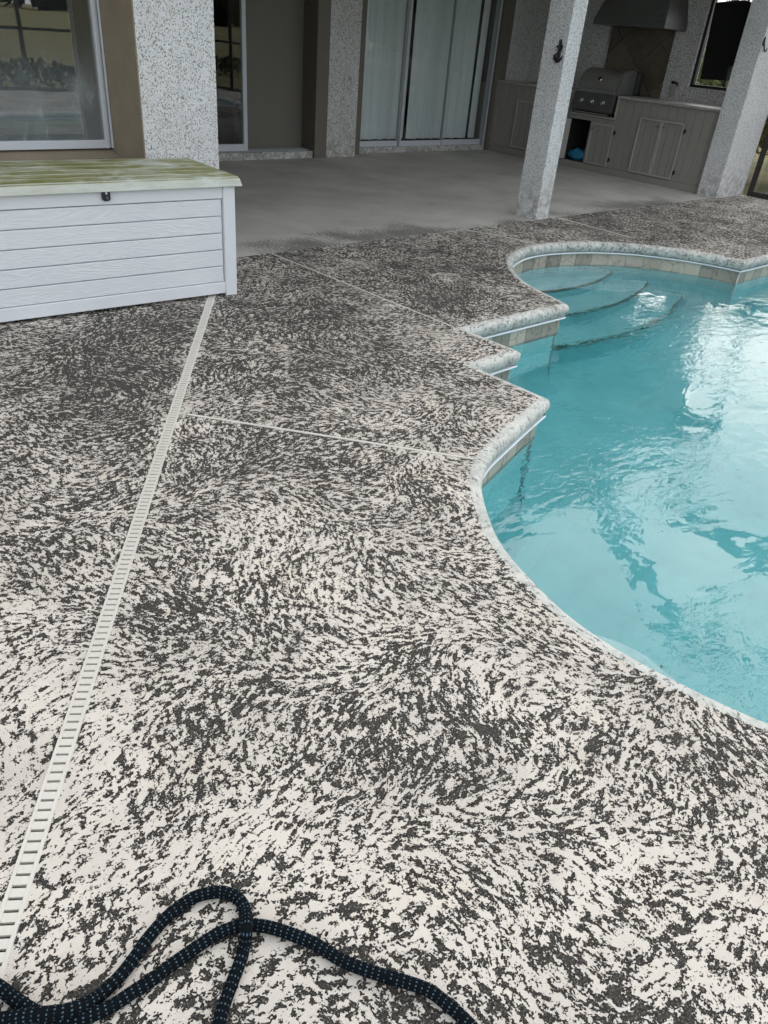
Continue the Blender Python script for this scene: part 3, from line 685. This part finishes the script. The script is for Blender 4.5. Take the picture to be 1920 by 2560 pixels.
# ------------------------------------------------------------------ outdoor kitchen cabinet
KX = 9.93
cab = empty('kitchen_cabinet', (10.25, 6.6, 0)); tag(cab, 'taupe planked outdoor kitchen cabinet with panel doors and pale counter', 'cabinet')
cz0, cz1 = .085, .922
def plank(y0, y1, z0, z1): bx('plank', 'cabinet', cab, KX, KX+.018, y0+.0018, y1-.0018, z0, z1, .0015)
ys = [8.42-.1255*i for i in range(30)]; ys = [y for y in ys if y > 4.84]+[4.835]
for a, b in zip(ys[:-1], ys[1:]):
    lo, hi = b, a
    # pieces around the grill cut-out and the open cupboard
    y_segs = [(cz0, cz1)]
    mid = (lo+hi)/2
    if 6.28 < mid < 7.05: y_segs = [(.615, .66)] if 6.62 <= mid < 6.99 else [(cz0, .66)]
    for z0, z1 in y_segs: plank(lo, hi, z0, z1)
bx('carcass', 'dark_gap', cab, KX+.02, 10.65, 4.84, 6.26, .06, .92); bx('carcass', 'dark_gap', cab, KX+.02, 10.65, 7.02, 8.46, .06, .92)
mb = MB(); mb.box(10.5, 10.65, 6.262, 7.018, .06, .92); mb.box(KX+.02, 10.5, 6.262, 7.018, .06, .09); mb.box(KX+.02, 10.5, 6.262, 7.018, .64, .66); mb.build('carcass', 'dark_gap', cab)
bx('base_board', 'cabinet', cab, KX-.014, KX+.02, 4.845, 8.42, -.0005, .0845, .003)
bx('cabinet_end_trim', 'cabinet', cab, 9.90, 9.929, 8.36, 8.419, .086, .92)
for y0, y1 in ((4.83, 6.30), (7.02, 8.455)): bx('counter_top', 'counter', cab, KX-.03, 10.653, y0, y1, .924, .956, .012)
for a in ((6.281, 6.305, .665, .923), (7.0, 7.02, .665, .923), (6.3055, 6.9995, .665, .692)): bx('cutout_trim', 'cabinet_trim', cab, KX-.014, KX+.02, *a, bevel=.003)
def cdoor(y0, y1, z0, z1, knob, hinge, par=None):
    d = bx('door', 'cabinet', cab, KX-.020, KX-.001, y0+.016, y1-.016, z0+.016, z1-.016)
    f = .022
    for a in ((y0, y1, z0, z0+f), (y0, y1, z1-f, z1), (y0, y0+f, z0+f+.0005, z1-f-.0005), (y1-f, y1, z0+f+.0005, z1-f-.0005)): bx('door_frame', 'cabinet_trim', d, KX-.034, KX-.0195, *a, bevel=.003)
    m = (y0+y1)/2
    for q in (m-.055, m+.06): bx('door_groove', 'dark_gap', d, KX-.0208, KX-.0196, q-.0015, q+.0015, z0+f, z1-f)
    if knob: MB().lathe([(.004, 0), (.005, .012), (.012, .018), (.013, .024), (.008, .029)], 14, Matrix.Translation((KX-.020, knob, z1-.075)) @ Matrix.Rotation(R(-90), 4, 'Y')).build('knob', 'steel_dark', d, smooth=True)
    for q in (z0+.09, z1-.09):
        if hinge:
            hb = MB(); hb.tube([(KX-.026, hinge, q-.03), (KX-.026, hinge, q+.03)], .006, 8); hb.box(KX-.016, KX-.001, hinge-.014, hinge+.012, q-.022, q+.022); hb.build('hinge', 'iron', d)
    return d
cdoor(7.62, 7.985, .105, .737, 7.67, None); cdoor(6.256, 6.615, .093, .607, 6.585, 6.246); cdoor(5.573, 5.90, .093, .752, 5.615, None); cdoor(5.252, 5.568, .093, .752, 5.525, 5.243)
mo = Matrix.Translation((KX-.004, 6.985, 0)) @ Matrix.Rotation(R(-29), 4, 'Z')
od = MB().box(-.345, 0, -.012, .012, .095, .605, mat=mo).build('open_door', 'cabinet_trim', cab, bevel=.003)
# sink tap
fa = MB(); fa.tube([(10.3, 7.88, .955), (10.3, 7.88, 1.04)], .011, 10); fa.tube([(10.3, 7.88, 1.03), (10.26, 7.86, 1.075), (10.2, 7.83, 1.05)], .008, 8); fa.tube([(10.3, 7.88, 1.04), (10.33, 7.92, 1.11)], .006, 8); fa.tube([(10.3, 7.88, 1.035), (10.27, 7.93, 1.06)], .006, 8)
tag(fa.build('bar_tap', 'iron', smooth=True), 'small dark tap on the counter behind the slim post', 'tap')
# blue bag inside the open cupboard
def lump(name, mat, c, r, n=18, m=12, amp=.25, seed=0, fq=2.2):
    mb = MB(); vs = []
    for i in range(m+1):
        th = math.pi*i/m
        for k in range(n):
            ph = 2*math.pi*k/n; d = Vector((math.sin(th)*math.cos(ph), math.sin(th)*math.sin(ph), math.cos(th)))
            q = 1+amp*mnoise.noise(d*fq+Vector((seed, seed*2, 0)))
            vs.append((c[0]+d.x*r[0]*q, c[1]+d.y*r[1]*q, c[2]+d.z*r[2]*q))
    fs = [(i*n+k, i*n+(k+1) % n, (i+1)*n+(k+1) % n, (i+1)*n+k) for i in range(m) for k in range(n)]
    return mb.add(vs, fs).build(name, mat, smooth=True)
tag(lump('plastic_bag', 'blue_bag', (10.03, 6.83, .155), (.06, .15, .08), amp=.55, seed=3, fq=3.5), 'crumpled blue plastic bag inside the open cupboard', 'bag')

# ------------------------------------------------------------------ built-in grill
gr = empty('gas_grill', (10.1, 6.68, .66)); tag(gr, 'built in stainless gas grill with rounded lid and three knobs', 'grill')
gy0, gy1 = 6.345, 6.995
MB().prism([(KX-.012, .945), (KX-.062, .77), (KX-.045, .735), (KX+.03, .735), (KX+.03, .945)], 'y', gy0, gy1).build('control_panel', 'steel_dark', gr, bevel=.004)
bx('drip_tray', 'black_plastic', gr, KX-.03, KX+.45, gy0+.01, gy1-.01, .696, .733)
bx('tray_lip', 'steel', gr, KX-.05, KX-.031, gy0+.05, gy1-.05, .703, .716, .002)
hp = [(KX-.005, .955), (KX-.012, 1.0), (KX+.0, 1.06), (KX+.035, 1.13), (KX+.09, 1.19), (KX+.16, 1.228), (KX+.24, 1.243), (KX+.36, 1.243), (KX+.44, 1.22), (KX+.46, .955)]
MB().prism(hp, 'y', gy0+.022, gy1-.022).build('lid', 'steel', gr, smooth=True, auto=True)
hp2 = [(KX+.012+(x-KX)*.97, .955+(z-.955)*.985) for x, z in hp]
for y in (gy0+.004, gy1-.022): MB().prism(hp2, 'y', y, y+.0175).build('lid_end', 'steel_dark', gr, bevel=.003)
bx('rear_housing', 'black_plastic', gr, KX+.40, KX+.52, gy0-.03, gy1+.02, .957, 1.235, .015)
bx('body_flange', 'steel_dark', gr, KX-.01, KX+.5, gy0-.02, gy1+.01, .946, .9545)
hd = MB(); hd.tube([(KX-.062, gy0+.05, 1.0), (KX-.062, gy1-.05, 1.0)], .011, 12)
for y in (gy0+.07, gy1-.07): hd.tube([(KX-.062, y, 1.0), (KX-.008, y, 1.005)], .008, 8)
hd.build('handle', 'chrome', gr, smooth=True, auto=True)
pm = Matrix.Translation((KX-.038, 0, .852)) @ Matrix.Rotation(R(-90-15.5), 4, 'Y')
for y in (6.505, 6.68, 6.853):
    kb = MB().lathe([(.030, 0), (.030, .006), (.024, .010), (.022, .030), (.018, .034)], 20, Matrix.Translation((KX-.0385, y, .850)) @ Matrix.Rotation(R(-106), 4, 'Y')).build('knob', 'chrome', gr, smooth=True, auto=True)
    m_ = Matrix.Translation((KX-.0385, y, .850)) @ Matrix.Rotation(R(-106), 4, 'Y')
    MB().box(-.020, .020, -.005, .005, .030, .045, mat=m_).build('grip', 'steel', kb)
thm = Matrix.Translation((KX+.026, 6.67, 1.118)) @ Matrix.Rotation(R(-58), 4, 'Y')
th = MB().lathe([(.034, 0), (.034, .008), (.030, .012)], 22, thm).build('thermometer', 'chrome', gr, smooth=True, auto=True)
MB().lathe([(.026, .0121), (.026, .0135)], 20, thm).build('dial', 'black_plastic', th)

# ------------------------------------------------------------------ hood
hood = empty('range_hood', (10.4, 6.52, 1.73)); tag(hood, 'grey metal range hood above the grill', 'hood')
bx('lip', 'steel_dark', hood, 10.10, 10.705, 5.98, 7.06, 1.735, 1.795, .003)
mb = MB(); mb.add([(10.101, 5.981, 1.796), (10.704, 5.981, 1.796), (10.704, 7.059, 1.796), (10.101, 7.059, 1.796), (10.35, 6.14, 2.4), (10.704, 6.14, 2.4), (10.704, 6.90, 2.4), (10.35, 6.90, 2.4)], [(0, 1, 5, 4), (1, 2, 6, 5), (2, 3, 7, 6), (3, 0, 4, 7), (0, 3, 2, 1), (4, 5, 6, 7)]); mb.build('canopy', 'steel_dark', hood)
MB().lathe([(.014, 0), (.014, .012)], 14, Matrix.Translation((10.14, 6.08, 1.86)) @ Matrix.Rotation(R(-70), 4, 'Y')).build('switch', 'black_plastic', hood)

# ------------------------------------------------------------------ covered television
tv = empty('covered_television', (10.45, 5.28, 1.24)); tag(tv, 'black cloth covered television hanging in front of the kitchen window', 'television')
MB().prism([(5.455, 1.235), (5.11, 1.25), (5.125, 1.405), (5.045, 1.415), (5.07, 2.05), (5.16, 2.082), (5.52, 2.045), (5.49, 1.6)], 'x', 10.35, 10.47).build('cover', 'black_cloth', tv, bevel=.012)
mb = MB(); mb.tube([(10.46, 5.3, 1.7), (10.6, 5.3, 1.7), (10.705, 5.29, 1.7)], .02, 8); mb.build('bracket_arm', 'bronze', tv)

# ------------------------------------------------------------------ small wall hardware
def anchor(name, loc, sc, label):
    e = MB(); T = lambda y, z, x=0: (loc[0]-.012-x, loc[1]+y*sc, loc[2]+z*sc)
    e.tube([T(0, .86), T(.0, .02)], [.010, .013], 8)
    e.tube([T(.30, .28), T(.22, .12), T(.06, .0), T(-.06, .0), T(-.22, .12), T(-.30, .28)], [.004, .011, .014, .014, .011, .004], 8)
    e.tube([T(-.20, .68), T(.20, .68)], .008, 8)
    e.tube([T(.07*math.cos(a), .93+.07*math.sin(a)) for a in [k*math.pi/6 for k in range(12)]], .006, 8, closed=True)
    e.tube([T(.0, .85), T(-.18, .72), T(-.17, .55), T(.0, .45), T(.12, .34), T(0, .18)], .006, 8)
    e.tube([T(.02, .2), T(.0, .16, .035), T(-.04, .28, .055), T(-.2, .42, .045)], .008, 8)
    e.box(loc[0]-.014, loc[0]+.002, loc[1]-.014, loc[1]+.014, loc[2]+.03, loc[2]+.8*sc)
    return tag(e.build(name, 'iron', smooth=True, auto=True), label, 'hook')
anchor('anchor_hook', (6.25, 4.655, 1.318), .158, 'small dark cast iron anchor hook on the slim post')
e = MB(); y = 4.553-.012
e.prism([(9.846+.012, 1.715), (9.846+.002, 1.64), (9.878, 1.625), (9.884, 1.64)], 'y', y-.004, y+.014)
e.tube([(9.87, y-.005, 1.64), (9.872, y-.012, 1.61), (9.878, y-.02, 1.585), (9.895, y-.028, 1.575), (9.912, y-.028, 1.588), (9.914, y-.028, 1.61)], [.009, .009, .008, .008, .007, .006], 8)
tag(e.build('wall_hook', 'iron', smooth=True, auto=True), 'dark pointed hook on the wide right pier', 'hook')
e = MB(); e.lathe([(.012, 0), (.016, .01), (.014, .022), (.005, .03)], 14, Matrix.Translation((6.90, 8.262, .905)) @ Matrix.Rotation(R(90), 4, 'X'))
e.tube([(6.90, 8.24, .90), (6.90, 8.238, .80), (6.895, 8.238, .77), (6.875, 8.236, .765), (6.868, 8.236, .785), (6.88, 8.236, .80)], .006, 8)
tag(e.build('door_stay', 'chrome', smooth=True, auto=True), 'shiny hook hanging on the speckled pilaster between the doors', 'hook')
e = MB(); e.tube([(10.655, 5.985, 1.15), (10.62, 5.98, 1.165), (10.605, 5.94, 1.165), (10.62, 5.90, 1.155), (10.625, 5.895, 1.12)], .012, 8)
wf = e.build('wall_bracket', 'iron', smooth=True); tag(wf, 'dark curved bracket with pale cup on the wall left of the kitchen window', 'bracket')
MB().prism([(5.915, 1.0), (5.965, 1.0), (5.975, 1.13), (5.905, 1.13)], 'x', 10.61, 10.652).build('cup', 'counter', wf, bevel=.004)

# ------------------------------------------------------------------ storage box on the deck
bxl = Vector((2.432, 3.876, 0)); sb = empty('storage_box', bxl); tag(sb, 'white plastic storage box with wood grain planks and green algae stained lid', 'storage box')
BR = Matrix.Translation(bxl) @ Matrix.Rotation(R(-3.6), 4, 'Z')
WB, DB = 1.44, .64
def sbx(name, mat, x0, x1, y0, y1, z0, z1, bevel=.003, par=None):
    return MB().box(x0, x1, y0, y1, z0, z1, mat=BR).build(name, mat, par or sb, bevel=bevel)
PW = .072
for x0 in (-WB, -PW): sbx('post', 'box_white', x0, x0+PW, 0, .05, 0.001, .612); sbx('post', 'box_white', x0, x0+PW, DB-.05, DB, .001, .612)
sbx('bottom_rail', 'box_white', -WB+PW+.001, -PW-.001, .006, .045, .016, .082); sbx('top_rail', 'box_white', -WB+PW+.001, -PW-.001, .006, .045, .549, .612)
zz = [.084, .1755, .269, .362, .455, .547]
for a, b in zip(zz[:-1], zz[1:]):
    sbx('plank', 'box_plank', -WB+PW+.004, -PW-.010, .012, .04, a+.0015, b-.0035, .003)
sbx('inner_wall', 'box_white', -WB+PW, -PW, .030, .044, .03, .60, 0)
for xs in (-WB+.004, -.030):
    for a, b in zip(zz[:-1], zz[1:]): sbx('side_plank', 'box_plank', xs, xs+.026, .052, DB-.052, a+.0015, b-.0035, .003)
    sbx('side_rail', 'box_white', xs, xs+.028, .051, DB-.051, .016, .082); sbx('side_rail', 'box_white', xs, xs+.028, .051, DB-.051, .549, .612)
sbx('back_panel', 'box_white', -WB+PW, -PW, DB-.03, DB-.012, .016, .612)
def frus(name, x0, x1, y0, y1, z0, z1, ins, mat):
    mb = MB(); mb.add([(x0, y0, z0), (x1, y0, z0), (x1, y1, z0), (x0, y1, z0), (x0+ins, y0+ins, z1), (x1-ins, y0+ins, z1), (x1-ins, y1-ins, z1), (x0+ins, y1-ins, z1)], [(0, 3, 2, 1), (4, 5, 6, 7), (0, 1, 5, 4), (1, 2, 6, 5), (2, 3, 7, 6), (3, 0, 4, 7)], mat=BR)
    return mb.build(name, mat, sb, bevel=.004)
lid = frus('lid', -WB-.03, .040, -.022, DB+.02, .6135, .656, .012, 'box_lid')
ly = [-.004+(DB+.006)*i/6 for i in range(7)]
for a, b in zip(ly[:-1], ly[1:]): sbx('lid_plank', 'box_lid', -WB-.014, .024, a+.004, b-.004, .6555, .6625, .0022, lid)
lt = MB(); r_ = .010
lx = -.735
lt.prism([(lx-.021, .6125), (lx-.021, .578), (lx-.012, .568), (lx+.012, .568), (lx+.021, .578), (lx+.021, .6125)], 'y', -.010, .0055, mat=BR); lk = lt.build('latch', 'black_plastic', sb, bevel=.002)
MB().prism([(lx-.004, .612), (lx-.004, .601), (lx+.005, .601), (lx+.005, .612)], 'y', -.0115, -.0101, mat=BR).build('latch_slot', 'box_white', lk)
MB().prism([(lx+.0, .597), (lx-.004, .585), (lx+.003, .575), (lx+.009, .585)], 'y', -.014, -.0101, mat=BR).build('latch_key', 'steel_dark', lk)

# ------------------------------------------------------------------ garden hose (traced on the deck)
hp_a = [(548, 2640), (548, 2560), (560, 2513), (580, 2458), (603, 2397), (609, 2372), (614, 2345), (616.6, 2323), (617.5, 2301), (614, 2278), (605, 2258), (590, 2243), (572, 2234), (545, 2230), (486, 2243), (423, 2287), (368, 2348), (345, 2382), (313, 2425), (277, 2464), (241, 2495), (205, 2514), (157, 2529), (80, 2538), (0, 2549)]
hz_a = {7: .022, 6: .012, 8: .012, 21: .011, 22: .021, 23: .021, 24: .010}
left = [(-160, 2560), (-330, 2530), (-380, 2450), (-300, 2370), (-170, 2380), (-70, 2428)]
hp_b = [(0, 2470), (36, 2497), (72, 2522), (110, 2540), (150, 2549), (190, 2546), (240, 2533), (289, 2509), (325, 2485), (362, 2461), (398, 2435), (440, 2404), (486, 2372), (518, 2350), (554, 2330), (590, 2317), (630, 2313), (663, 2316), (699, 2325), (735, 2338), (771, 2352), (798, 2366), (862, 2404), (940, 2433), (1018, 2456), (1073, 2477), (1120, 2512), (1175, 2563), (1260, 2660)]
RH = .0113
ctrl = []
for i, p in enumerate(hp_a): q = G(*p, RH+hz_a.get(i, 0)); ctrl.append(q)
for p in left+hp_b: ctrl.append(G(*p, RH))
fine_ = catmull([tuple(c) for c in ctrl], 12)
# even resample
L_ = [0.0]
for a, b in zip(fine_[:-1], fine_[1:]): L_.append(L_[-1]+(b-a).length)
tot = L_[-1]; stp = .00125; NS = int(tot/stp); path = []; j = 0
for i in range(NS):
    s_ = i*stp
    while j < len(L_)-2 and L_[j+1] < s_: j += 1
    path.append(fine_[j].lerp(fine_[j+1], (s_-L_[j])/max(L_[j+1]-L_[j], 1e-9)))
rad = [RH*(1+.035*math.sin(2*math.pi*i*stp/.0040)) for i in range(NS)]
mb = MB(); mb.tube(path, rad, 18); hose = mb.build('garden_hose', 'hose', smooth=True); tag(hose, 'black fabric garden hose with pale blue flecks looped on the deck', 'hose')
au = hose.data.attributes.new('hose_u', 'FLOAT', 'POINT'); av = hose.data.attributes.new('hose_v', 'FLOAT', 'POINT')
au.data.foreach_set('value', [(i//18)*stp for i in range(NS*18)]); av.data.foreach_set('value', [abs((i % 18)-9)/9 for i in range(NS*18)])

# ------------------------------------------------------------------ screen cage
cage = empty('screen_enclosure', (10.62, 0, 0)); tag(cage, 'dark bronze pool screen enclosure with roof beams', 'screen enclosure')
CX = 10.6
def bar(name, p, q, wd, dp=None):
    p, q = Vector(p), Vector(q); d = q-p; mt = Matrix.Translation(p) @ d.to_track_quat('X', 'Z').to_matrix().to_4x4(); dp = dp or wd
    MB().box(0, d.length, -wd/2, wd/2, -dp/2, dp/2, mat=mt).build(name, 'bronze', cage)
CZ = 4.25
for y in (4.48, 3.95, 1.9, -.3, -2.5, -4.7): bar('post', (CX+.03, y, -.02), (CX+.03, y, 2.9 if y > 4 else CZ), .05, .06)
bar('base_rail', (CX+.03, 4.45, .03), (CX+.03, -5.9, .03), .05, .06); bar('chair_rail', (CX+.03, 4.45, .95), (CX+.03, -5.9, .95), .04, .05); bar('eave_beam', (CX+.03, 4.3, CZ), (CX+.03, -5.9, CZ), .12, .20)
for x in (-5.4, -3.2, -1.0, 1.2, 3.4, 5.7, 8.0):
    bar('roof_beam', (x, 4.12, 2.95), (x, 2.9, CZ), .09, .20); bar('roof_beam', (x, 2.9, CZ), (x, -5.9, CZ), .09, .20); bar('post', (x, -5.9, -.1), (x, -5.9, CZ), .05, .06)
for y in (2.45, .1, -2.2): bar('purlin', (-5.5, y, CZ-.01), (CX, y, CZ-.01), .05, .08)
bar('base_rail', (-5.5, -5.9, .03), (CX, -5.9, .03), .05, .06); bar('chair_rail', (-5.5, -5.9, .95), (CX, -5.9, .95), .04, .05)
mb = MB(); mb.add([(CX+.03, 4.4, .05), (CX+.03, -5.8, .05), (CX+.03, -5.8, 4.2), (CX+.03, 4.4, 4.2)], [(0, 1, 2, 3)]); mb.build('mesh_panel', 'screen', cage)

# ------------------------------------------------------------------ planting beyond the cage
def shrub(name, label, c, r, nleaf, mat, ls, group, cat='shrub', blade=False):
    root = empty(name, c); tag(root, label, cat, group)
    mb = MB(); rnd = random.Random(hash(label) % 1000+int(c[0]*10)); 
    for k in range(nleaf):
        a = rnd.uniform(0, 2*math.pi); ct = rnd.uniform(-.35, 1); st = math.sqrt(max(0, 1-ct*ct)); d = Vector((st*math.cos(a), st*math.sin(a), ct))
        rr = (rnd.random()**.45)*(1+.35*mnoise.noise(d*2.1+Vector(c)))
        p = Vector((c[0]+d.x*r[0]*rr, c[1]+d.y*r[1]*rr, max(c[2]+.02, c[2]+r[2]*.45+d.z*r[2]*.6*rr)))
        t1 = Vector((rnd.uniform(-1, 1), rnd.uniform(-1, 1), rnd.uniform(-.4, 1.2 if blade else .6))).normalized(); t2 = t1.orthogonal().normalized()
        s1 = ls*rnd.uniform(.6, 1.4); wd = s1*(.12 if blade else .42)
        mid = p+t1*s1*.5+t1.cross(t2)*s1*.12
        mb.add([p, mid+t2*wd*.5, p+t1*s1, mid-t2*wd*.5], [(0, 1, 2), (0, 2, 3)])
    me = bpy.data.meshes.new('foliage'); me.from_pydata([tuple(v) for v in mb.v], [], mb.f); me.materials.append(M[mat])
    o_ = bpy.data.objects.new('foliage', me); COL.objects.link(o_); attach(o_, root)
    sm_ = MB()
    for k in range(7):
        a = k*.9; sm_.tube([Vector(c), Vector(c)+Vector((math.cos(a)*r[0]*.3, math.sin(a)*r[1]*.3, r[2]*.45)), Vector(c)+Vector((math.cos(a)*r[0]*.6, math.sin(a)*r[1]*.6, r[2]*.8))], [.014, .009, .004], 6)
    sm_.build('stem', 'bark', root)
shrub('shrub', 'yellow green leafy shrub outside the kitchen window', (13.4, 6.6, -.14), (1.3, 1.1, 1.9), 5200, 'leaf_green', .13, 'shrubs outside the screen')
shrub('shrub', 'pale arching shrub just right of the window behind the covered television', (13.0, 5.0, -.14), (1.2, 1.0, 1.7), 5200, 'leaf_dry', .16, 'shrubs outside the screen', blade=True)
shrub('shrub', 'tall dark shrub far behind the kitchen window', (15.6, 7.6, -.14), (1.8, 1.7, 2.6), 5200, 'leaf_dark', .15, 'shrubs outside the screen')
shrub('shrub', 'dry grassy clump outside the screen beside the right pier', (11.9, 4.1, -.14), (.8, .7, 1.1), 4200, 'leaf_dry', .15, 'shrubs outside the screen', blade=True)
shrub('shrub', 'low green plant outside the screen at the right edge', (13.2, 3.2, -.14), (1.1, 1.0, 1.5), 4200, 'leaf_green', .13, 'shrubs outside the screen')
pt = MB().lathe([(.02, .0), (.10, .02), (.145, .07), (.15, .11), (.12, .155), (.05, .18), (.01, .185)], 22, Matrix.Translation((11.0, 4.33, -.12)) )
tag(pt.build('black_globe', 'wet_black', smooth=True), 'rounded shiny black garden ball outside the screen', 'garden ball')
# low hedge and far trees behind the camera (seen only in the window glass)
def mass(name, label, x0, x1, y0, y1, zt, nl, mat, ls):
    rnd = random.Random(5); mb = MB()
    for k in range(nl):
        x = rnd.uniform(x0, x1); y = rnd.uniform(y0, y1); top = zt*(.75+.5*mnoise.noise(Vector((x*.35, y*.2, 2.))))
        p = Vector((x, y, -.1+top*rnd.random()**.6)); t1 = Vector((rnd.uniform(-1, 1), rnd.uniform(-1, 1), rnd.uniform(-.5, 1))).normalized(); t2 = t1.orthogonal(); s1 = ls*rnd.uniform(.6, 1.5)
        mb.add([p, p+t1*s1*.5+t2*s1*.3, p+t1*s1, p+t1*s1*.5-t2*s1*.3], [(0, 1, 2, 3)])
    me = bpy.data.meshes.new(name); me.from_pydata([tuple(v) for v in mb.v], [], mb.f); me.materials.append(M[mat])
    o_ = bpy.data.objects.new(name, me); COL.objects.link(o_); tag(o_, label, kind='stuff')
mass('low_hedge', 'low dark hedge behind the pool cage', -14, 16, -8.2, -6.9, .42, 9000, 'leaf_dark', .10)
mass('far_woods', 'distant wood across the lawn', -220, 240, -190, -165, 13, 12000, 'leaf_dark', 3.6)
